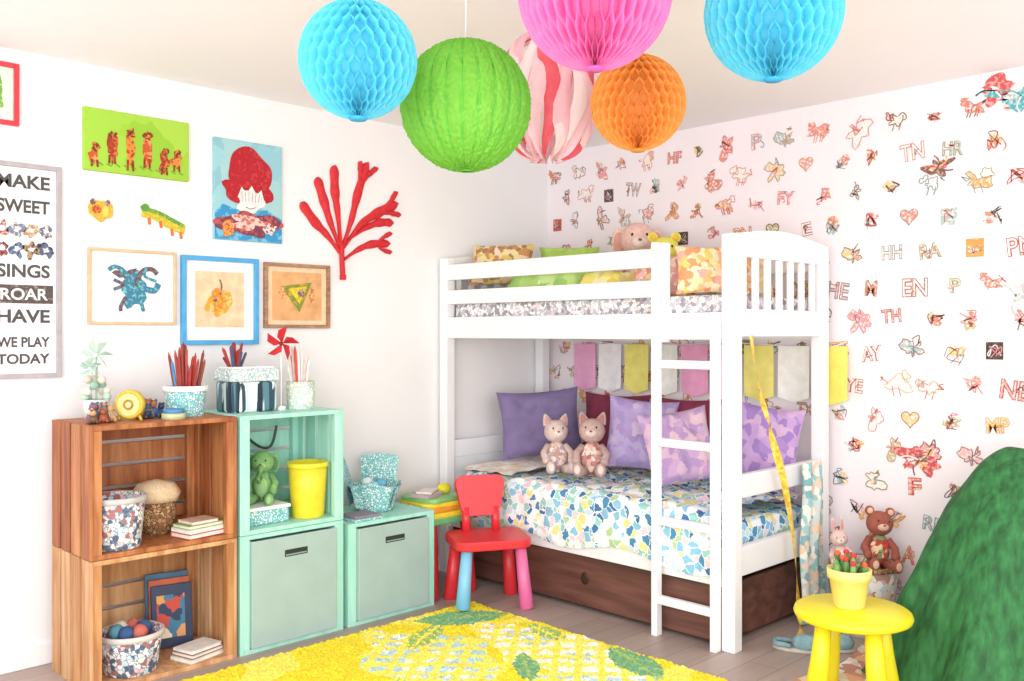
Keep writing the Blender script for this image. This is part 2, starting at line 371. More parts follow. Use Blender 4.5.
for i,(P,w,mm) in enumerate([([(1.6,1.5),(1.57,1.55),(1.53,1.575),(1.50,1.56)],.018,T1),([(1.61,1.5),(1.64,1.56),(1.68,1.57),(1.705,1.55)],.02,T2),([(1.57,1.45),(1.55,1.41),(1.55,1.39)],.016,T2),([(1.63,1.45),(1.64,1.41),(1.645,1.39)],.016,T1),([(1.64,1.49),(1.69,1.48),(1.71,1.51)],.026,T1),([(1.52,1.52),(1.56,1.50),(1.52,1.48)],.014,T2),([(1.66,1.58),(1.65,1.54),(1.70,1.52)],.012,T1)]): ribbon(b,Lw,P,w,.0095+.0003*i,mm)
b.out()
b=MB('blue_framed_collage'); frame(b,1.809,2.178,1.248,1.64,.02,.025,mat('#4fa8dc',.45)); rect(b,Lw,1.82,2.17,1.26,1.63,.006,wht); rect(b,Lw,1.875,2.11,1.325,1.575,.007,mat('#f0d0a8',.8,.1,20))
blob(b,Lw,1.99,1.44,.06,.06,.008,sketch('#e0a23a','#f0c878',60),.35,30,8); blob(b,Lw,1.985,1.435,.04,.045,.009,sketch('#d88a34','#e8b050',70),.6,20,2); blob(b,Lw,1.97,1.45,.01,.01,.010,brn,.2); ribbon(b,Lw,[(1.99,1.47),(2.0,1.51),(1.99,1.54)],.007,.0095,brn); b.out()
b=MB('wooden_framed_kite_picture'); frame(b,2.21,2.567,1.323,1.63,.016,.022,wood('#b8906c','#8a6448',20,20,60)); rect(b,Lw,2.22,2.56,1.33,1.62,.006,mat('#f0d4b0',.8)); rect(b,Lw,2.255,2.525,1.36,1.59,.007,mat('#ecb078',.8,.12,15))
poly(b,Lw,[(2.30,1.52),(2.47,1.545),(2.40,1.40)],.009,sketch('#7a8f3c','#c8a040',60)); poly(b,Lw,[(2.34,1.51),(2.44,1.525),(2.40,1.44)],.010,sketch('#f0d23c','#d8a838',60)); blob(b,Lw,2.41,1.49,.02,.017,.011,brn,.3); blob(b,Lw,2.31,1.49,.02,.02,.0095,sketch('#d88a4c','#f0c890'),.5); blob(b,Lw,2.47,1.48,.018,.03,.0095,sketch('#c87840','#f0c890'),.5); b.out()
b=MB('red_coral_wall_ornament'); RC=mat('#d62830',.7,.1,40)
def flat_leaf(P,w):
    Q=catmull([(p[0],p[1],0) for p in P],8); n=len(Q); vs=[];fs=[]
    for i,p in enumerate(Q):
        t=i/(n-1); d=(Q[min(i+1,n-1)]-Q[max(i-1,0)]).normalized(); nn=Vector((-d.y,d.x,0))
        ww=w*(.30+.70*math.sin(pi*min(1,t*.62))**1.6)*(1 if t<.86 else math.sqrt(max(.02,1-((t-.86)/.14)**2)))*(1+.10*math.sin(t*22))
        for k,(sx,oo) in enumerate(((-1,.004),(-.6,.014),(0,.020),(.6,.014),(1,.004))):
            a=p+nn*ww*sx; vs.append(Lw(a.x,a.y,oo))
    for i in range(n-1):
        for k in range(4): fs.append((i*5+k,i*5+k+1,i*5+k+6,i*5+k+5))
    b.add(vs,fs,RC,True)
b.tube(catmull([(2.645,YL-.014,1.575),(2.64,YL-.014,1.66),(2.637,YL-.014,1.74)],6),.013,RC); b.tube([(2.6435,YL-.0155,1.565),(2.645,YL-.0155,1.59)],.0155,RC)
for P,w in [([(2.64,1.69),(2.56,1.78),(2.49,1.84),(2.41,1.93)],.026),([(2.64,1.71),(2.58,1.84),(2.54,1.95),(2.50,2.06)],.027),([(2.64,1.72),(2.62,1.9),(2.605,2.0),(2.60,2.13)],.027),
          ([(2.64,1.71),(2.70,1.86),(2.74,2.0),(2.80,2.17)],.025),([(2.65,1.72),(2.76,1.85),(2.87,1.92),(2.99,1.98)],.026),([(2.65,1.66),(2.74,1.72),(2.83,1.755),(2.94,1.765)],.021),
          ([(2.70,1.78),(2.80,1.84),(2.88,1.87),(2.96,1.875)],.022),
          ([(2.76,2.04),(2.80,2.10),(2.86,2.15)],.015),([(2.745,2.03),(2.755,2.11),(2.755,2.17)],.015),([(2.88,1.92),(2.95,1.99),(2.985,2.04)],.015),([(2.87,1.915),(2.94,1.925),(3.01,1.92)],.015),([(2.85,1.76),(2.91,1.80),(2.95,1.82)],.013),([(2.85,1.755),(2.90,1.73),(2.95,1.72)],.013)]: flat_leaf(P,w)
b.out()

# ---------------------------------------------------------------- crates
def crate(name,x0,x1,y0,y1,z0,z1,ms):
    b=MB(name); th=.013; W1,W2,W3=ms
    for (a,bb) in ((x0,x0+th),(x1-th,x1)):
        n=4; g=.02; w=((y1-y0)-g*(n-1))/n
        for i in range(n): b.box((a,y0+i*(w+g),z0),(bb,y0+i*(w+g)+w,z1),ms[i%3],bev=.002)
    b.box((x0+th,y0,z0),(x1-th,y1,z0+.018),W1,bev=.002); b.box((x0+th,y0,z1-.018),(x1-th,y1,z1),W1,bev=.002)
    n=5; g=.014; w=((z1-z0-.036)-g*(n-1))/n
    for i in range(n): b.box((x0+th,y1-.012,z0+.018+i*(w+g)),(x1-th,y1,z0+.018+i*(w+g)+w),ms[(i+1)%3],bev=.002)
    for xx in (x0+th,x1-th-.03):
        for yy in (y0+.001,y1-.045): b.box((xx,yy,z0+.018),(xx+.03,yy+.03,z1-.018),W2,bev=.002)
    for zz in (z0+.018,z1-.018-.03):
        b.box((x0+th+.03,y1-.045,zz),(x1-th-.03,y1-.013,zz+.03),W3,bev=.002)
    return b.out()
V=lambda h1,h2:wood(h1,h2,34,34,3)
crate('wooden_crate',1.255,1.825,3.41,3.80,.482,.965,[V('#c07c48','#8c4824'),V('#cc8c58','#9c5a30'),V('#b46c3c','#80401e')])
crate('wooden_crate',1.255,1.825,3.41,3.80,.0,.48,[V('#deb080','#b47c4c'),V('#d09c68','#a46c3e'),V('#e4bc90','#bc885a')])
G=[V('#b4e8d8','#9cdcc8'),V('#bcecde','#a4e0ce'),V('#ace2d2','#94d4c2')]
crate('mint_crate',1.84,2.333,3.41,3.80,.482,.965,G)
crate('mint_crate',1.84,2.333,3.41,3.80,.0,.48,G)
crate('mint_crate',2.36,2.85,3.41,3.80,.0,.455,G)
bm_=mat('#a6beb8',.55,.03,8); dark=mat('#2c3331',.8)
def bin_(x0,x1,z1):
    b=MB('storage_bin'); y0,y1=3.395,3.74
    b.box((x0,y0,.022),(x1,y0+.012,z1),bm_,bev=.003); b.box((x0,y1-.012,.022),(x1,y1,z1),bm_); b.box((x0,y0+.012,.022),(x0+.01,y1-.012,z1),bm_); b.box((x1-.01,y0+.012,.022),(x1,y1-.012,z1),bm_); b.box((x0+.01,y0+.012,.022),(x1-.01,y1-.012,.034),bm_); b.box((x0+.01,y0+.012,z1-.02),(x1-.01,y1-.012,z1-.01),bm_)
    cx=(x0+x1)/2; b.box((cx-.055,y0-.0015,z1-.085),(cx+.055,y0+.004,z1-.055),dark,bev=.0025)
    b.box((cx-.05,y0-.002,z1-.08),(cx+.05,y0+.0,z1-.074),mat('#8ba69e',.6),bev=.001)
    b.out()
bin_(1.885,2.29,.455); bin_(2.405,2.805,.43)

lace=patch('lace_aqua',['#eef6f2','#c8e6e2','#9cd2d2','#ffffff'],95,.8,'#6cb4b4',.14)
lace2=patch('lace_multi',['#f4f1ea','#c4dce4','#54647c','#e9c6c0','#ffffff','#b66a60','#e8e4dc'],55,.8,'#7c8898',.06)
strp=patch('striped_pencils',['#2f4858','#e8ece8','#57808c','#1f3040','#c8d8d8'],60,.7,None,0,(1,1,.05))
wick=patch('wicker',['#b58a5e','#8f6842','#c79f72'],70,.8,'#5e4128',.08)
def vessel(name,loc,r0,r1,h,mt,n=32,rim=None,fin=None,wave=None,th=.006,extra=None):
    b=MB(name); b.lathe([(0,0),(r0*.98,0),(r0,.003),(r0+(r1-r0)*.5,h*.5),(r1,h),(r1-th,h),(r0+(r1-r0)*.5-th,h*.5),(r0-th,.008),(0,.008)],mt,TR(loc),n,wave)
    if rim: b.lathe([(r1,h-.02),(r1+.006,h-.018),(r1+.006,h),(r1,h+.003),(r1-.005,h)],rim,TR(loc),n)
    if fin: b.lathe([(0,h-.03),(r1-th*1.5,h-.03)],fin,TR(loc),n)
    if extra: extra(b)
    return b.out()
def pencils(cx,cy,z,r,n,h0,h1,hs,seed=1,rad=.004):
    def f(b):
        rn=random.Random(seed)
        for i in range(n):
            a=rn.uniform(0,2*pi); q=rn.uniform(0,r); dx,dy=q*math.cos(a),q*math.sin(a); h=rn.uniform(h0,h1)
            mt=mat(rn.choice(hs),.5)
            p0=Vector((cx+dx*.6,cy+dy*.6,z+.012)); p1=Vector((cx+dx*1.5,cy+dy*1.5,z+h)); d=(p1-p0)
            b.tube([p0,p0+d*.9,p0+d*.93,p1],[rad,rad,rad*.9,.001],mt,7,False)
    return f
zt=.965
vessel('lace_pencil_cup',(1.70,3.60,zt),.072,.082,.12,lace,rim=wht,extra=pencils(1.70,3.60,zt,.052,30,.2,.30,['#b8322c','#c8483c','#7a2c28','#3f8fc0','#a8542c','#8a3038','#9c3c34','#6c2c30'],3,.006))
b=MB('pencil_basket'); b.box((1.88,3.55,zt),(2.09,3.70,zt+.13),strp,bev=.012); b.box((1.872,3.542,zt+.13),(2.098,3.708,zt+.185),patch('pale_lace_b',['#ffffff','#d8e6e4','#eef2f0'],60,.8,'#a8c0c0',.1),bev=.01)
b.box((1.89,3.56,zt+.185),(2.08,3.69,zt+.192),wht,bev=.002)
pencils(1.93,3.62,zt+.17,.05,20,.06,.13,['#8a2c34','#b8322c','#5c3a5c','#d8d0c8','#3a5a7c'],5,.006)(b); b.out()
vessel('pale_pencil_jar',(2.235,3.60,zt),.06,.062,.12,patch('pale_lace',['#f6f6ee','#d8ecdc','#ece8cc','#ffffff'],60,.6,'#b4ccb8',.08),extra=pencils(2.235,3.60,zt,.045,20,.18,.29,['#f4f0ec','#e8d8d0','#ffffff','#e0ccc0','#f0e8e4','#d84a40'],8,.006))
def pinwheel(b,cx,cy,cz,r,mt,mc,n=5,tilt=0):
    T=TR((cx,cy,cz),(0,0,-45))
    for i in range(n):
        a=2*pi*i/n+tilt; a2=a+2*pi/n*.75
        p=[(0,0,0),(r*math.cos(a),-.004,r*math.sin(a)),(r*.75*math.cos((a+a2)/2),-.03,r*.75*math.sin((a+a2)/2)),(r*.45*math.cos(a2),-.01,r*.45*math.sin(a2))]
        b.add(p,[(0,1,2),(0,2,3)],mt,False,T)
    b.ball((0,-.02,0),r*.13,mc,T,10,6)
b=MB('red_pinwheel'); b.tube([(2.125,3.58,zt),(2.125,3.58,1.25)],.003,wht); b.lathe([(0,0),(.022,0),(.02,.015),(0,.02)],wht,TR((2.125,3.58,zt)),16); pinwheel(b,2.125,3.57,1.255,.078,mat('#c8202c',.5,.1),mat('#8a1820',.5)); b.out()
b=MB('paper_flower_in_pot'); b.lathe([(0,0),(.04,0),(.05,.08),(.045,.08),(.038,.01),(0,.01)],mat('#dfe8e4',.6),TR((1.37,3.66,zt))); b.tube([(1.37,3.66,zt+.01),(1.372,3.66,1.21)],.004,mat('#a8c4ac',.6))
pinwheel(b,1.372,3.65,1.215,.065,mat('#c4dccc',.7,.1),mat('#f0f4e8',.6),7); pinwheel(b,1.35,3.65,1.165,.045,mat('#b4d0c0',.7,.1),mat('#f0f4e8',.6),6,.4)
for i in range(14):
    a=i*.7; b.ball((1.37+.04*math.cos(a),3.66+.035*math.sin(a),zt+.09+.022*(i%4)),.017,mat(['#b8d4c0','#e8dccc','#94bca8','#d8d0c0'][i%4],.8),None,10,6)
b.out()
b=MB('yellow_alarm_clock'); T=TR((1.455,3.55,zt+.062),(90,0,-45)); Yk=mat('#d8bc3c',.4); b.lathe([(0,-.02),(.045,-.02),(.056,-.012),(.056,.012),(.048,.02),(.044,.014),(0,.014)],Yk,T,32); b.lathe([(0,.0155),(.043,.0155)],mat('#e8d890',.5),T,32)
b.lathe([(.012,.017),(.018,.022),(.02,.017)],mat('#a8842c',.4),T,20)
for s_ in (-1,1): b.tube([(1.455+.035*s_*.7,3.55-.035*s_*.7,zt+.02),(1.455+.045*s_*.7,3.55-.045*s_*.7,zt)],.006,Yk)
b.out()
def minitoys(name,cx,cy,z,hs,n,r,seed):
    b=MB(name); rn=random.Random(seed)
    for i in range(n):
        x=cx+rn.uniform(-r,r); y=cy+rn.uniform(-r*.6,r*.6); s=rn.uniform(.015,.026); mt=mat(rn.choice(hs),.5,.2,80); zz=z+s
        b.ball((x,y,zz),(s,s,s),mt,None,12,8); b.ball((x,y,zz+s*1.35),s*.7,mat(rn.choice(hs),.5),None,12,8); b.ball((x-s*.4,y-s*.3,zz+s*1.95),s*.25,mt,None,8,5); b.ball((x+s*.4,y-s*.3,zz+s*1.95),s*.25,mt,None,8,5)
        b.tube([(x-s,y-s*.6,z+.004),(x-s*.7,y-s*.5,zz)],s*.3,mt,6); b.tube([(x+s*.6,y-s,z+.004),(x+s*.5,y-s*.7,zz)],s*.3,mt,6)
    return b.out()
minitoys('toy_figurines',1.335,3.52,zt,['#a8583c','#6a4c3c','#c8a070','#5c7c8c','#8c5c74','#e8d0b8'],8,.055,2)
minitoys('toy_figurines',1.56,3.60,zt,['#3c5c8c','#2c3c5c','#a8683c','#5c7c9c','#8c7460'],9,.05,4)
b=MB('tape_roll'); b.lathe([(.022,0),(.045,0),(.045,.024),(.022,.024),(.022,0)],mat('#c8cc9c',.5),TR((1.60,3.49,zt))); b.lathe([(.025,.025),(.04,.025),(.04,.04),(.025,.04),(.025,.025)],mat('#4c8cc0',.5),TR((1.60,3.49,zt))); b.out()
zf=.501
vessel('patterned_fabric_bucket',(1.385,3.51,zf),.088,.105,.19,lace2,rim=mat('#c9c4c0',.8),fin=mat('#a8907c',.8))
b=MB('wicker_basket_with_yarn'); T=TR((1.595,3.64,zf)); b.lathe([(0,0),(.068,0),(.076,.07),(.074,.13),(.066,.13),(.062,.01),(0,.01)],wick,T)
b.lathe([(.0,.13),(.085,.13),(.095,.16),(.07,.2),(0,.215)],mat('#e0c6a0',.9,.1,120),T,32,lambda a,t:.02*math.sin(a*24)); b.out()
def books(name,x,y,z,lst,rot):
    b=MB(name); rn=random.Random(len(name)+int(x*99))
    for (w,d,t,h) in lst:
        q=rn.uniform(-6,6); T=TR((x,y,z),(0,0,rot+q)); b.box((-w/2,-d/2,0),(w/2,d/2,t*.14),mat(h,.5),T,.001); b.box((-w/2,-d/2,t*.86),(w/2,d/2,t),mat(h,.5),T,.001); b.box((-w/2,d/2-.003,0),(w/2,d/2,t),mat(h,.5),T,.001); b.box((-w/2+.004,-d/2+.004,t*.14),(w/2-.004,d/2-.003,t*.86),mat('#f2ece0',.8),T,0)
        z+=t+.0005
    return b.out()
books('book_stack',1.70,3.485,zf,[(.17,.125,.02,'#c8503c'),(.165,.12,.016,'#e8e4dc'),(.16,.11,.014,'#8cb04c'),(.12,.1,.012,'#d8b4a0')],5)
b=MB('lace_box'); b.box((1.89,3.47,zf),(2.10,3.65,zf+.06),lace,bev=.008); b.box((1.885,3.465,zf+.06),(2.105,3.655,zf+.075),wht,bev=.004); b.out()
def plush(name,T,s,body,ear,belly,eartype='round',trunk=False,dress=None):
    b=MB(name); B=mat(body,.9,.08,60); E=mat(ear,.9,.05); Be=mat(belly,.9,.05)
    def k(*a): return tuple(v*s for v in a)
    b.ball(k(0,0,.27),k(.17,.14,.25),dress or B,T,20,14,.05)
    if not dress: b.ball(k(0,-.06,.26),k(.12,.1,.18),Be,T)
    b.ball(k(0,-.02,.66),k(.19,.17,.18),B,T,20,14,.03); b.ball(k(0,-.15,.62),k(.085,.06,.06),Be,T); b.ball(k(0,-.21,.645),k(.022,.015,.015),mat('#8a5a5c',.5),T,10,6)
    for q in (-1,1):
        b.ball(k(q*.075,-.165,.70),k(.016,.012,.019),blk,T,10,6)
        if eartype=='round': b.ball(k(q*.15,0,.83),k(.07,.04,.07),B,T); b.ball(k(q*.15,-.03,.83),k(.045,.02,.045),E,T)
        elif eartype=='cat':
            T3=T@TR(k(q*.115,-.0,.77),(0,q*18,0))@Matrix.Diagonal((1,.45,1,1)); b.lathe([(.085*s,0),(.07*s,.06*s),(.045*s,.12*s),(.015*s,.17*s),(0,.175*s)],B,T3,14)
            T3=T@TR(k(q*.115,-.028,.78),(0,q*18,0))@Matrix.Diagonal((1,.3,1,1)); b.lathe([(.055*s,0),(.045*s,.05*s),(.012*s,.12*s),(0,.125*s)],E,T3,14)
        elif eartype=='long': b.ball(k(q*.09,.0,.95),k(.045,.03,.17),B,T); b.ball(k(q*.09,-.02,.95),k(.028,.02,.12),E,T)
        else: b.ball(k(q*.2,.02,.64),k(.07,.035,.15),B,T); b.ball(k(q*.2,-.01,.63),k(.05,.02,.11),E,T)
        b.tube([T@Vector(k(q*.13,-.02,.44)),T@Vector(k(q*.22,-.08,.32)),T@Vector(k(q*.2,-.17,.22))],[.055*s,.055*s,.06*s],B,10); b.ball(k(q*.2,-.18,.21),k(.062,.062,.062),B,T,12,8)
        b.tube([T@Vector(k(q*.09,-.04,.08)),T@Vector(k(q*.14,-.2,.075)),T@Vector(k(q*.16,-.32,.08))],[.08*s,.075*s,.07*s],B,10); b.ball(k(q*.165,-.35,.1),k(.075,.06,.1),B,T,12,8); b.ball(k(q*.165,-.405,.1),k(.045,.012,.06),Be,T,12,8)
    if trunk: b.tube([T@Vector(k(0,-.14,.62)),T@Vector(k(0,-.26,.55)),T@Vector(k(0,-.27,.42)),T@Vector(k(0,-.33,.36))],[.06*s,.05*s,.04*s,.035*s],B,10)
    return b.out()
plush('plush_elephant',TR((2.03,3.57,zf+.0765),(0,0,-40)),.26,'#7fae6c','#4f7a54','#9cc484','flap',True)
vessel('yellow_bucket',(2.215,3.51,zf),.07,.085,.235,mat('#f0dc34',.45,.04),rim=mat('#f4e43c',.4),fin=mat('#d8c020',.6))
b=MB('headphones_cord'); b.tube(catmull([(2.0,3.765,.90),(2.1,3.745,.80),(2.17,3.745,.79),(2.2,3.745,.88)],8),.006,mat('#3c4c48',.6)); b.out()
zg=.019
vessel('patterned_fabric_basket',(1.45,3.53,zg),.095,.115,.15,lace2,rim=mat('#d8d4cc',.8),fin=mat('#8c6c9c',.8),extra=lambda b:[b.ball((1.45+.05*math.cos(i),3.53+.05*math.sin(i),zg+.15),.03,mat(['#3c5c8c','#c86c5c','#e0d8c8','#5c9cac'][i%4],.8),None,12,8,.1) for i in range(6)])
b=MB('leaning_books')
for i,(h,hh,w) in enumerate([('#3c6c8c',.29,.17),('#c8603c',.27,.16),('#2c3c5c',.25,.16)]):
    T=TR((1.675,3.705-.022*i,zg+.001),(-8,0,-12)); b.box((-w/2,-.008,0),(w/2,.008,hh),mat(h,.5,.15,14),T,.002); b.box((-w/2+.02,-.0095,.04),(w/2-.03,-.0085,hh-.04),patch('cover%d'%i,['#e0a060','#3c7c9c','#c84c3c','#f0e0c0',h],22,.6),T,0)
b.out()
books('book_stack',1.70,3.49,zg,[(.17,.12,.018,'#d8d0c0'),(.16,.12,.016,'#8c5c4c'),(.15,.11,.012,'#f0ece4')],10)
b=MB('aqua_lace_basket'); T=TR((2.655,3.62,.456)); b.lathe([(0,0),(.085,0),(.09,.01),(.105,.07),(.13,.12),(.124,.12),(.1,.07),(.082,.014),(0,.012)],lace,T,32,lambda a,t:.06*math.sin(a*4)*t)
for q in range(4):
    a=pi/4+q*pi/2; T2=T@TR((.085*math.cos(a),.085*math.sin(a),.0),(0,0,math.degrees(a)+90))
    b.surf(lambda u,v:((u-.5)*(.15+.04*v),-.03-.05*v*v if q in(0,1) else -.03*v,.02+(.23 if q in (0,1) else .12)*v-.03*v*abs(u-.5)),8,8,lace,True,T2)
for i in range(7): b.ball((.04*math.cos(i),.04*math.sin(i),.1+.012*(i%3)),.028,mat(['#9cd8e4','#6cacc8','#e8f0ec','#9cd8d4'][i%4],.8),T,10,6)
b.out()
b=MB('felt_mat'); b.box((2.40,3.42,.4555),(2.56,3.56,.466),lace,bev=.003); b.box((2.41,3.43,.466),(2.55,3.55,.478),mat('#8b8492',.8),bev=.003); b.out()

# ---------------------------------------------------------------- bunk bed
b=MB('bunk_bed'); Wp=mat('#f6f6f7',.4,.01,5)
ps=.062; XF,XB=3.27,4.085; YR,Yl=2.03,3.872
for x in (XF,XB-ps):
    for y in (YR,Yl-ps): b.box((x,y,0),(x+ps,y+ps,1.705),Wp,bev=.006)
def arch(y0,y1):
    n=20; vs=[];fs=[]; xa,xb=XF+.004,XB-.004
    for i in range(n+1):
        t=i/n; x=xa+(xb-xa)*t; zt_=1.705+.035*math.sin(pi*t)**1.2; zb=1.615
        for (y,z) in ((y0,zb),(y1,zb),(y1,zt_),(y0,zt_)): vs.append((x,y,z))
    for i in range(n):
        for k in range(4): fs.append((4*i+k,4*(i+1)+k,4*(i+1)+(k+1)%4,4*i+(k+1)%4))
    fs.append((0,1,2,3)); fs.append((4*n+3,4*n+2,4*n+1,4*n)); b.add(vs,fs,Wp)
for ii,(y0,y1) in enumerate(((YR+.012,YR+.048),(Yl-.048,Yl-.012))):
    arch(y0,y1)
    b.box((XF+ps,y0,1.285),(XB-ps,y1,1.40),Wp); b.box((XF+ps,y0,.62),(XB-ps,y1,.715),Wp); b.box((XF+ps,y0,.30),(XB-ps,y1,.42),Wp)
    n=7
    for i in range(n):
        x=XF+ps+.05+(XB-XF-2*ps-.1)*i/(n-1); b.box((x-.017,y0+.008,1.39),(x+.017,y1-.008,1.625),Wp)
    if ii==1: b.box((XF+ps,y0+.008,.41),(XB-ps,y1-.008,.63),Wp)
b.box((XF+.008,2.40,1.585),(XF+.034,Yl-ps,1.668),Wp); b.box((XF+.008,2.40,1.455),(XF+.034,Yl-ps,1.53),Wp)
b.box((XF+.006,YR+ps,1.272),(XF+.036,Yl-ps,1.385),Wp)
b.box((XF-.0,2.375,1.26),(XF+.045,2.425,1.69),Wp)
b.box((XB-.036,YR+ps,1.272),(XB-.008,Yl-ps,1.385),Wp); b.box((XB-.036,YR+ps,1.585),(XB-.008,Yl-ps,1.668),Wp)
b.box((XF+.02,YR+ps,.255),(XF+.045,Yl-ps,.335),Wp); b.box((XB-.045,YR+ps,.255),(XB-.02,Yl-ps,.335),Wp)
for z in (.31,1.30):
    for i in range(14):
        y=YR+.09+i*.125; b.box((XF+.045,y,z),(XB-.045,y+.07,z+.015),Wp,bev=0)
for y in (2.09,2.385): b.box((XF-.042,y,0),(XF-.002,y+.03,1.69 if y>2.3 else 1.385),Wp)
for z in (1.15,.815,.48,.14): b.box((XF-.037,2.12,z),(XF-.007,2.385,z+.035),Wp)
b.out()
b=MB('underbed_drawer'); DB=wood('#7a5044','#503028',14,1.6,22,.5)
b.box((XF+.03,YR+.08,.02),(XF+.05,Yl-.08,.25),DB); b.box((XF+.05,YR+.08,.02),(XB-.1,YR+.1,.25),DB); b.box((XF+.05,Yl-.1,.02),(XB-.1,Yl-.08,.25),DB); b.box((XB-.1,YR+.08,.02),(XB-.08,Yl-.08,.25),DB); b.box((XF+.05,YR+.1,.03),(XB-.1,Yl-.1,.045),DB)
for y in (2.85,): b.ball((XF+.028,y,.15),(.006,.024,.03),mat('#3a2018',.4))
for x in (3.36,3.93):
    for y in (2.2,3.7): b.ball((x,y,.011),.0108,blk,None,10,6)
b.out()
quiltm=patch('quilt_patchwork',['#ffffff','#8fc4dc','#eef6f8','#4f90c0','#f0e49c','#f8fafa','#9cd4cc','#f6d4dc','#cfe6f2','#b4d49c','#3f78b0','#8cc8e8'],26,.9,'#f8fafa',.05)
b=MB('lower_mattress'); b.box((XF+.06,YR+.075,.326),(XB-.065,Yl-.075,.50),quiltm,bev=.03); b.out()
b=MB('patchwork_quilt')
def qf(u,v):
    y=2.115+v*(3.68-2.115)
    L=.27+.70; d=u*L
    cell=abs(math.sin(pi*y/.13))*abs(math.sin(pi*d/.13)); pf=.016*cell**.5+.010*noise.noise(Vector((y*6,d*6,0)))
    drop=.24+.025*math.sin(y*9)
    if d<.22:
        t=1-d/.22; return (XF+.008-pf*.6,y,.545-.02-t*(drop-.02))
    if d<.29:
        a=(d-.22)/.07*pi/2; return (XF+.008+.03*(1-math.cos(a)),y,.525+.02*math.sin(a)+pf*.5)
    return (XF+.038+(d-.29),y,.545+pf*1.4+.018*noise.noise(Vector((y*3,d*3,4))))
b.surf(qf,80,130,quiltm); b.out()
b=MB('folded_blanket'); b.surf(lambda u,v:(XF+.03+u*.68,3.34+v*.36+.02*math.sin(u*9),.578+.02*math.sin(u*pi)+.012*noise.noise(Vector((u*7,v*5,0)))),30,20,patch('floral_sheet',['#f6e8e0','#f8f2ec','#ecd0c4','#e4ece4','#f4dcc0','#faf4f0'],30,.9)); b.out()
def pil(name,loc,w,h,t,mt,rz=-45,rx=-14,ry=0,seed=0,wr=.014):
    b=MB(name); b.pillow(w,h,t,mt,TR(loc,(0,0,rz))@TR((0,0,0),(rx,ry,0)),seed=seed,wr=wr); return b.out()
pil('slate_purple_pillow',(3.72,3.54,.80),.46,.38,.14,mat('#84749f',.85,.08,14),-40,-12,-4,1)
pil('maroon_cushion',(4.00,3.24,.77),.44,.40,.09,mat('#84304a',.8,.1,14),-86,-8,0,2)
pil('maroon_cushion',(4.00,2.79,.77),.44,.40,.09,mat('#8c3450',.8,.1,14),-88,-8,0,3)
pil('lavender_pillow',(3.82,2.92,.78),.36,.38,.13,patch('lav_floral',['#b8a2d4','#b09ad0','#c4b2dc','#bca6d8','#d4c0dc'],26,.85),-52,-16,6,4)
pil('lilac_pillow',(3.63,2.55,.765),.34,.36,.13,patch('lil_floral',['#d0acd2','#bc9ccc','#dcbcd4','#c09ccc','#e4c4d0'],26,.8),-38,-20,-8,5,.025)
pil('purple_pillow',(3.87,2.24,.78),.32,.38,.11,patch('pur_floral',['#a888c4','#c09ccc','#9c7cbc','#ccaacc'],22,.8),-62,-12,8,6)
cdress=patch('doll_dress',['#ecd8cc','#d8b8a8','#b8a8b8','#f4e8e0','#c89888'],60,.9)
plush('plush_cat',TR((3.52,3.23,.575),(-8,0,-35)),.33,'#dcc4bc','#d09c9c','#f0e0d8','cat',False,cdress)
plush('plush_cat',TR((3.57,3.04,.575),(-8,0,-55)),.35,'#ccaca4','#b87c7c','#ecd4cc','cat',False,patch('doll_dress2',['#c89088','#e0b8ac','#b87870','#f0dcd0'],50,.9))
b=MB('upper_mattress'); b.box((XF+.045,YR+.075,1.316),(XB-.045,Yl-.075,1.46),patch('grey_doodle',['#f6f4f4','#c8c4cc','#ffffff','#a09ca4','#ece0e0'],60,.9,'#8c8890',.03),bev=.02); b.out()
b=MB('green_blanket')
b.surf(lambda u,v:(XF+.055+.38*u,2.96+.48*v,1.466+(.16+.02*noise.noise(Vector((u*5,v*7,0)))+.02*math.sin(v*16))*min(1,(math.sin(pi*min(1,max(0,u)))*2.2))**.5*min(1,5*(1-v)*1.0+.2)**.5*min(1,6*v+.15)**.5),24,50,patch('green_cloth',['#b4d878','#c8e494','#a0cc6c','#dcecb8','#bcdc80'],12,.9))
b.out()
b=MB('yellow_blanket')
b.surf(lambda u,v:(XF+.055+.34*u,2.70+.25*v,1.466+(.12+.02*noise.noise(Vector((u*5,v*7,2))))*min(1,(math.sin(pi*min(1,max(0,u)))*2.2))**.5*min(1,(math.sin(pi*v)*2.2)+.02)**.5),20,24,patch('yellow_cloth',['#f0e478','#f4ec9c','#e8d060','#f8f0c0','#f4dcb0'],18,.9))
b.out()
pil('mustard_patterned_pillow',(3.50,3.62,1.67),.36,.24,.13,patch('must',['#e0c46c','#c8905c','#ecdc9c','#a87c5c','#f0d4b8'],34,.85),-60,-20,0,8)
pil('green_pillow',(3.86,3.45,1.67),.34,.24,.12,mat('#b8dc6c',.9,.1,20),-50,-20,0,10)
pil('orange_patterned_pillow',(3.46,2.26,1.575),.32,.22,.10,patch('orng',['#f4c07c','#f8dcac','#ec9c6c','#fcecc4','#f4b0a8','#ecd070'],36,.85),-45,-12,0,11)
pil('pink_patterned_pillow',(3.44,2.53,1.56),.26,.19,.08,patch('pnk',['#f8c4b8','#f4d4a0','#ec9c8c','#fcecdc','#f4b0b4'],36,.85),-70,-12,0,12)
pil('peach_pillow',(3.80,2.30,1.565),.36,.20,.10,patch('pch',['#f8dca0','#f4c4a0','#ecb06c','#fcf0d0'],30,.85),-10,-12,0,13)
plush('plush_dog',TR((3.92,3.02,1.462),(0,0,-45)),.50,'#ecc4b8','#d89c90','#f8e4dc','flap')
plush('plush_chick',TR((3.80,2.76,1.462),(0,0,-45)),.38,'#ece460','#ecc44c','#f4f09c','round')
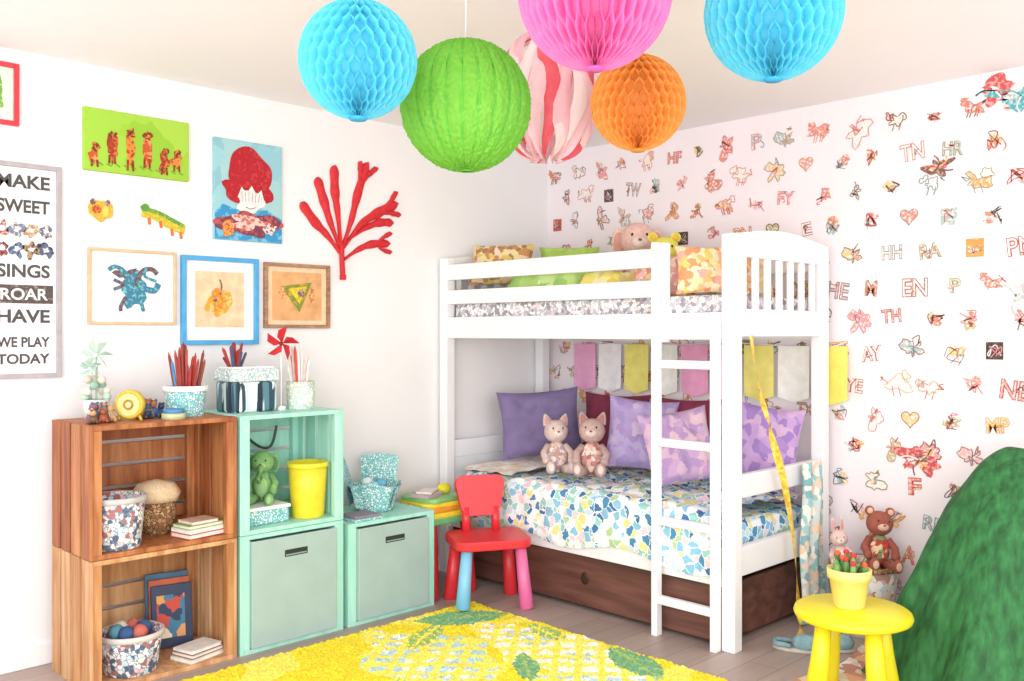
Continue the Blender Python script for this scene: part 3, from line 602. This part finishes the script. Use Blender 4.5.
b=MB('bunting_garland'); b.tube(catmull([(XR-.03,3.66,1.26),(XR-.03,3.1,1.23),(XR-.03,2.6,1.25),(XR-.03,2.12,1.23),(XR-.03,1.98,1.25)],10),.003,wht,6)
bc=['#f4b0d4','#faf6f8','#f6ea80','#f8f6ee','#f4a8cc','#f8dce8','#f6ea80','#f8f6ee','#f6e670']
for i in range(9):
    y=3.56-i*.19; mt=mat(bc[i],.8,.05,20); hh=.25
    b.surf(lambda u,v:(XR-.034-.006*math.sin(u*pi*2+i)*v,y-.085+u*.165,1.238-v*hh*(1+.10*(1-abs(2*u-1)))),10,8,mt)
b.out()
b=MB('yellow_measuring_tape')
P=catmull([(3.34,1.996,1.29),(3.37,1.985,1.12),(3.46,1.98,.90),(3.58,1.98,.66),(3.66,1.98,.40),(3.68,1.97,.16),(3.66,1.95,.012)],12)
vs=[];fs=[]
for i,p in enumerate(P):
    a=i*.14; d=Vector((math.cos(a)*.6+.5,math.sin(a)*.4,.1)).normalized()*.016; vs+=[p+d,p-d]
for i in range(len(P)-1): fs.append((2*i,2*i+1,2*i+3,2*i+2))
b.add(vs,fs,patch('tape',['#f0c848','#f4d458','#e8b438','#f8e070'],70,.5),True); b.out()
b=MB('teal_slippers')
for k,(x,y,r) in enumerate([(3.50,1.88,20),(3.60,1.78,35)]):
    T=TR((x,y,0),(0,0,r)); S=mat('#8fb4bc',.9,.12,40)
    b.lathe([(0,0),(.05,0),(.053,.006),(.05,.014),(0,.014)],mat('#c8c0b4',.8),T@Matrix.Diagonal((.75,1.9,1,1)),24)
    b.ball((0,-.035,.035),(.04,.055,.035),S,T); b.tube([(-.033,.02,.025),(-.03,.08,.028),(0,.09,.03),(.03,.08,.028),(.033,.02,.025)],.01,S,8,True,T)
b.out()

# ---------------------------------------------------------------- rug
b=MB('yellow_shag_rug')
ry=mat('#f0da2c',.95,.1,140); ry2=mat('#f6e660',.95,.1,140); rw=mat('#f0eed8',.95,.05,120); rgn=mat('#a0c070',.95,.12,120); rg2=mat('#74ac80',.95,.12,120); rbl=mat('#b8d4d4',.95,.08,120)
X0,X1,Y0,Y1=1.35,2.985,1.2,3.30
def leaf(x,y,cx,cy,L,w,a):
    dx,dy=x-cx,y-cy; p=dx*math.cos(a)+dy*math.sin(a); q=-dx*math.sin(a)+dy*math.cos(a)
    return abs(p)<L and abs(q)<w*(1-(p/L)**2)
def rmat(u,v):
    x=X0+u*(X1-X0); y=Y0+v*(Y1-Y0)
    j=.012*noise.noise(Vector((x*60,y*60,0))); x+=j; y+=j
    for (cx,cy,L,w,a,mm) in [(2.78,3.13,.22,.10,-.5,rg2),(2.50,3.05,.18,.06,.5,rgn),(2.88,2.23,.20,.08,1.2,rg2),(2.90,2.72,.14,.05,1.4,rgn),(2.72,1.95,.13,.05,.3,rgn),(2.0,2.6,.2,.07,.8,rgn),(2.2,1.7,.2,.08,0,rg2),(2.55,2.5,.15,.05,.9,rg2)]:
        if leaf(x,y,cx,cy,L,w,a):
            dx,dy=x-cx,y-cy; q=-dx*math.sin(a)+dy*math.cos(a); p=dx*math.cos(a)+dy*math.sin(a)
            return (rgn if mm is rg2 else ry2) if (abs(q)<.008 or abs((p+abs(q))/.05-round((p+abs(q))/.05))<.12) else mm
    for (cx,cy,rx,rz,mm) in [(2.36,2.86,.30,.34,rbl),(2.76,2.56,.24,.42,rw),(2.5,2.2,.3,.22,rbl),(1.8,2.0,.25,.3,rbl)]:
        dx,dy=(x-cx)/rx,(y-cy)/rz
        if abs(dx)+abs(dy)*.8+.25*noise.noise(Vector((x*5,y*5,2)))<1:
            g=(x+y)/.13; h=(x-y*1.2)/.14
            if abs(g-round(g))<.2 or abs(h-round(h))<.16: return ry2
            k=noise.noise(Vector((round(g)*3.1,round(h)*2.3,3)))
            return mm if k<.05 else (rw if k<.25 else (rbl if mm is rw else ry2))
    return ry if noise.noise(Vector((x*4,y*4,7)))<.15 else ry2
def rf(u,v):
    x=X0+u*(X1-X0); y=Y0+v*(Y1-Y0); e=min(u,1-u,v,1-v)
    r=random.random()
    if e==0: return (x+random.uniform(-.008,.008),y+random.uniform(-.008,.008),.002)
    return (x+random.uniform(-.003,.003),y+random.uniform(-.003,.003),.012+.009*r+.005*noise.noise(Vector((x*14,y*14,0))))
b.surf(rf,210,270,ry,False,None,rmat); b.out()

# ---------------------------------------------------------------- kids table & chair
def kleg(b,x,y,h,dx,dy,mt,r0=.026,r1=.034,z0=0):
    b.tube([(x+dx,y+dy,z0),(x+dx*.98,y+dy*.98,z0+.004),(x,y,z0+h)],[r1*.9,r1,r0],mt,16)
cR=mat('#e0343c',.35,.03,10); cB=mat('#84c4e4',.35,.03,10); cP=mat('#e870a4',.35,.03,10)
def slab(b,w,d,z0,z1,mt,T,r=.05,taper=0):
    n=8; pts=[]
    for (sx,sy,a0) in ((1,1,0),(-1,1,90),(-1,-1,180),(1,-1,270)):
        for i in range(n+1):
            a=math.radians(a0+90*i/n); px=(sx*(w/2-r)+r*math.cos(a)); py=(sy*(d/2-r)+r*math.sin(a)); pts.append((px*(1+taper*py/d),py))
    N=len(pts); vs=[]; e=.007
    for (z,k) in ((z0,1-e*3),(z0+e,1),(z1-e,1),(z1,1-e*3)): vs+=[(x*k,y*k,z) for x,y in pts]
    fs=[list(range(N))[::-1],[3*N+i for i in range(N)]]
    for l in range(3): fs+=[(l*N+i,l*N+(i+1)%N,(l+1)*N+(i+1)%N,(l+1)*N+i) for i in range(N)]
    b.add(vs,fs,mt,False,T)
b=MB('red_child_chair'); T=TR((3.05,3.25,.021),(0,0,-28))
slab(b,.37,.31,.268,.31,cR,T,.06)
for (x,y,mt) in ((-.13,-.11,cB),(.13,-.11,cP),(-.13,.11,cR),(.13,.11,cR)):
    p=T@Vector((x,y,0)); q=T.to_3x3()@Vector((x*.2,y*.2,0)); inr=(p.x+q.x<2.99 and p.y+q.y<3.31)
    kleg(b,p.x,p.y,.27+(0 if inr else .021),q.x,q.y,mt,z0=.021 if inr else 0)
for x in (-.075,.075): b.tube([T@Vector((x,.125,.30)),T@Vector((x,.14,.42))],.022,cR,12)
slab(b,.23,.20,-.02,.02,cR,T@TR((0,.15,.475),(82,0,0)),.05,.35)
b.out()
b=MB('child_table'); T=TR((3.022,3.635,0),(0,0,0))
slab(b,.30,.34,.36,.39,mat('#6cb87c',.4),T,.04); slab(b,.29,.33,.39,.415,mat('#f0d83c',.4),T,.04)
for (x,y) in ((-.11,-.13),(.11,-.13),(-.11,.13),(.11,.13)): kleg(b,3.022+x,3.635+y,.362,x*.15,y*.15,cR)
b.out()
b=MB('puzzle_tray_stack')
for i,(h,w,rr) in enumerate([('#f0a03c',.28,4),('#f4dc3c',.27,-4),('#8cc87c',.25,6)]):
    slab(b,w,.25,.4155+i*.022,.4155+i*.022+.0215,mat(h,.45),TR((3.022,3.625,0),(0,0,rr)),.04)
b.ball((3.09,3.62,.505),(.035,.035,.028),mat('#e8dc2c',.6)); b.box((-.09,-.06,0),(.06,.05,.018),mat('#c0a8ac',.7),TR((2.98,3.62,.4805),(0,0,20)),.003); b.box((-.07,-.04,.018),(.06,.04,.03),mat('#e8dcd4',.7),TR((2.98,3.62,.4805),(0,0,35)),.003)
b.out()

# ---------------------------------------------------------------- yellow stool, cactus
Yl_=mat('#f2e224',.38,.02,10)
b=MB('yellow_stool'); T=TR((3.18,1.493,.0))
b.lathe([(0,.285),(.185,.285),(.198,.292),(.202,.303),(.198,.315),(.188,.322),(0,.322)],Yl_,T,56)
for a in (60,150,240,330):
    ca,sa=math.cos(math.radians(a)),math.sin(math.radians(a))
    b.tube([T@Vector((ca*.155,sa*.155,0)),T@Vector((ca*.154,sa*.154,.005)),T@Vector((ca*.13,sa*.13,.15)),T@Vector((ca*.115,sa*.115,.29))],[.036,.040,.033,.027],Yl_,20)
b.out()
b=MB('potted_cactus'); T=TR((3.19,1.51,.3225)); b.lathe([(0,0),(.05,0),(.053,.003),(.068,.10),(.075,.102),(.077,.135),(.07,.137),(.066,.12),(0,.12)],mat('#f4e488',.5,.03),T,40)
b.lathe([(0,.122),(.066,.122)],mat('#6c4c3c',.95,.2,90),T,24)
rn=random.Random(5)
for i in range(22):
    a=rn.uniform(0,6.28); r=rn.uniform(0,.055); h=rn.uniform(.02,.055); x,y=r*math.cos(a),r*math.sin(a)
    b.ball((x,y,.12+h*.6),(.011,.011,h*.75),mat(rn.choice(['#5c8c4c','#4c7c44','#7ca45c']),.8),T,12,8)
    if i%2: b.ball((x,y,.12+h*1.35),.011,mat(rn.choice(['#d83c34','#e8603c','#c82c3c']),.7),T,10,6)
for i in range(9):
    a=i*.7; b.tube([T@Vector((.03*math.cos(a),.03*math.sin(a),.12)),T@Vector((.06*math.cos(a),.06*math.sin(a),.175))],[.006,.001],mat('#5c8c4c',.8),6)
b.out()

# ---------------------------------------------------------------- green play tent (draped fabric over a ridge)
gm2,nt,bs=base('dark_green_tent_fabric'); t=nt.nodes.new('ShaderNodeTexCoord'); mp=nt.nodes.new('ShaderNodeMapping'); mp.inputs['Scale'].default_value=(22,22,5); mp.inputs['Rotation'].default_value=(.6,.3,0)
nz=nt.nodes.new('ShaderNodeTexNoise'); nz.inputs['Scale'].default_value=1.8; nz.inputs['Detail'].default_value=7; r=nt.nodes.new('ShaderNodeValToRGB')
r.color_ramp.elements[0].position=.33; r.color_ramp.elements[1].position=.72; r.color_ramp.elements[0].color=c('#1c5228'); r.color_ramp.elements[1].color=c('#368246')
bp=nt.nodes.new('ShaderNodeBump'); bp.inputs['Strength'].default_value=.45; bp.inputs['Distance'].default_value=.015
nt.links.new(t.outputs['Object'],mp.inputs[0]); nt.links.new(mp.outputs[0],nz.inputs['Vector']); nt.links.new(nz.outputs['Fac'],r.inputs[0]); nt.links.new(r.outputs[0],bs.inputs['Base Color']); nt.links.new(nz.outputs['Fac'],bp.inputs['Height']); nt.links.new(bp.outputs[0],bs.inputs['Normal']); bs.inputs['Roughness'].default_value=.75
b=MB('green_play_tent')
def tf(u,v):
    a=2*pi*v; t=u; ca,sa=math.cos(a),math.sin(a)
    ax=3.75+.03*ca*min(1,t*8+.02); ay=.98+.17*sa; az=.865+.012*sa
    bx=3.70+.40*math.copysign(abs(ca)**.75,ca); by=1.01+.58*math.copysign(abs(sa)**.8,sa)
    amp=(.075*math.sin(a*7+.8*math.sin(3*t+1))+.035*math.sin(a*15+2*t))*t**1.2+.05*noise.noise(Vector((ca*2.5,sa*2.5,t*4)))*t
    q=t**.80*(1+amp)
    x=ax+(bx-ax)*q; y=ay+(by-ay)*q
    z=az*(1-t**1.35)+.03*math.sin(pi*t)*noise.noise(Vector((ca*3,sa*3,t*6)))
    if t==0: x=3.75
    return (min(x,XR-.03),y,max(.012,z))
b.surf(tf,80,260,gm2)
b.out()
b=MB('patterned_floor_blanket')
b.surf(lambda u,v:(3.02+u*1.08,.35+v*1.35+.02*math.sin(u*11),.0035+.004*abs(noise.noise(Vector((u*9,v*9,0))))),40,40,patch('bl',['#f4ece0','#ecd4b8','#f8f4ee','#d89c74','#efe0cc','#c89080','#f0b890'],18,.9))
b.out()
vessel('toy_basket',(3.94,1.80,0),.12,.14,.30,patch('bask',['#e8d8c8','#d8b0a8','#c8d8d4','#f4ece4','#b88c80'],34,.9),rim=wick,fin=mat('#c0948c',.9))
plush('plush_monkey',TR((3.965,1.755,.272),(-6,6,-45)),.30,'#a05848','#e8c0a0','#e0b8a0','round',False,patch('mk',['#c84c3c','#7c9c6c','#e8c8a0','#a84838'],50,.9))
plush('plush_bunny',TR((3.88,1.87,.272),(0,-6,-50)),.20,'#e4c4bc','#d8a09c','#f0dcd4','long')
b=MB('teal_throw'); b.surf(lambda u,v:(3.79+.20*u+.01*math.sin(v*9),2.012+.010*math.sin(u*14+v*3)-.02*v*(1-v),.72-.71*v),24,24,patch('tq',['#9ccccc','#d0e0dc','#f4f0e4','#84b4bc','#ecd4bc'],32,.9)); b.out()

# ---------------------------------------------------------------- hanging decorations
def honey(name,cc,R,mt,N,per,tipm,inner=.56,L=72,amp=.49):
    b=MB(name); D=2*pi/N
    for k in range(N):
        vs=[];sg=1 if k%2 else -1
        for i in range(L+1):
            p=-pi/2*.985+pi*.985*i/L; w=math.sin(p*per*2); w=math.copysign(min(1,abs(w)*1.4),w)
            th=k*D+sg*D*amp*w; r_=R*math.cos(p)
            for q in (inner,.8,1.0): vs.append((cc[0]+r_*q*math.cos(th),cc[1]+r_*q*math.sin(th),cc[2]+R*math.sin(p)*(1 if q==1 else (.97 if q==.8 else .9))))
        fs=[]
        for i in range(L):
            for j in range(2): fs.append((3*i+j,3*i+j+1,3*i+j+4,3*i+j+3))
        b.add(vs,fs,mt,False)
    b.ball(cc,(R*.78,R*.78,R*.86),mt,None,32,20)
    b.lathe([(0,-R-.004),(.02,-R-.003),(.024,-R+.004),(0,-R+.006)],tipm,TR(cc),16); b.lathe([(0,R+.004),(.02,R+.003),(.022,R-.004)],tipm,TR(cc),16)
    b.tube([(cc[0],cc[1],cc[2]+R),(cc[0],cc[1],H)],.0014,wht,6)
    return b.out()
tb=tissue('#72e0f2','#88e8f6')
honey('blue_honeycomb_lantern',(1.287,1.821,1.948),.14,tb,60,6.5,mat('#2ca0dc',.6))
honey('blue_honeycomb_lantern',(1.969,1.118,2.055),.16,tb,64,6.5,mat('#2ca0dc',.6))
honey('pink_honeycomb_lantern',(1.610,1.361,2.072),.175,tissue('#fa90ce','#fca4d8'),76,5,mat('#e058a8',.6),amp=.4)
honey('orange_honeycomb_lantern',(2.183,1.680,1.977),.14,tissue('#fcbc5c','#fcc874'),60,6.5,mat('#e08830',.6))
b=MB('green_paper_lantern'); cc=(1.669,1.865,1.912); R=.175; GT=tissue('#84d044','#98dc58')
def gl(u,v):
    p=-pi/2+.09+(pi-.18)*u; a=2*pi*v; N=24; f=abs(math.sin(a*N/2))
    rr=R*(1-.035*(1-f)**2*math.cos(p)**.5)+.006*noise.noise(Vector((math.cos(a)*26,math.sin(a)*26,p*26)))
    return (cc[0]+rr*math.cos(p)*math.cos(a),cc[1]+rr*math.cos(p)*math.sin(a),cc[2]+rr*math.sin(p))
b.surf(gl,120,320,GT)
gd=mat('#5cb83c',.6)
for k in range(24):
    a=2*pi*k/24; b.tube([(cc[0]+(R-.004)*math.cos(p)*math.cos(a),cc[1]+(R-.004)*math.cos(p)*math.sin(a),cc[2]+(R-.004)*math.sin(p)) for p in [-1.48+2.96*i/24 for i in range(25)]],.0018,gd,5)
b.lathe([(.017,-R-.002),(.022,-R+.004),(.017,-R+.006)],gd,TR(cc),20); b.lathe([(.017,R+.002),(.022,R-.004)],gd,TR(cc),20)
b.tube([(cc[0],cc[1],cc[2]+R*.98),(cc[0],cc[1],H)],.0014,wht,6); b.out()
b=MB('striped_tissue_pompom'); cc=Vector((2.185,2.045,2.06)); ms=[tissue('#fad8e0','#fdeef2'),tissue('#ec5c6c','#f48490'),tissue('#fdf8f6','#fbeeee'),tissue('#fac0cc','#fde0e6'),tissue('#fdf8f6','#fbf6f6')]
N=26
for k in range(N):
    a=2*pi*k/N; mt=ms[k%5]
    def pf(u,v,a=a,k=k):
        p=-1.45+2.9*u; w=(v-.5)*.42*math.cos(p)+.14*math.sin(p*2.5+k*1.7); r_=.14*math.cos(p)**.7*(1+.08*math.sin(k*5.1+p*4))+.016*math.sin(v*pi)
        return (cc.x+r_*math.cos(a+w),cc.y+r_*math.sin(a+w),cc.z+.2*math.sin(p)+.01*math.sin(v*6+k))
    b.surf(pf,24,6,mt)
b.tube([cc+Vector((0,0,.19)),(cc.x,cc.y,H)],.0014,wht,6); b.out()

# ---------------------------------------------------------------- light
w=bpy.data.worlds.new('World'); sc.world=w; w.use_nodes=True
w.node_tree.nodes['Background'].inputs[0].default_value=(.98,.985,1,1); w.node_tree.nodes['Background'].inputs[1].default_value=1.48
def area(name,loc,tgt,sx,sy,e,col=(1,1,1)):
    l=bpy.data.lights.new(name,'AREA'); l.shape='RECTANGLE'; l.size=sx; l.size_y=sy; l.energy=e; l.color=col
    o=bpy.data.objects.new(name,l); o.location=loc; o.rotation_euler=(Vector(tgt)-Vector(loc)).to_track_quat('-Z','Y').to_euler(); sc.collection.objects.link(o)
area('window_light',(-.9,1.0,1.7),(3.2,2.9,1.0),2.2,1.6,56,(1,.99,.99))
area('window_light_side',(1.2,-1.2,1.6),(3.2,2.9,1.2),2.2,1.6,40,(1,.99,.99))
area('ceiling_fill',(-.3,-.3,.9),(2.2,2.2,2.39),1.2,1.2,40,(.99,.98,1))  # added up-facing fill to brighten the ceiling, not a lamp of the room
# ---------------------------------------------------------------- camera
cam=bpy.data.cameras.new('camera'); co=bpy.data.objects.new('camera',cam); sc.collection.objects.link(co); sc.camera=co
co.location=(0,0,1.3); co.rotation_euler=(pi/2,0,-math.radians(44.68)); cam.lens=927/1024*36; cam.sensor_width=36; cam.shift_y=-7.5/1024
cam.clip_start=.05
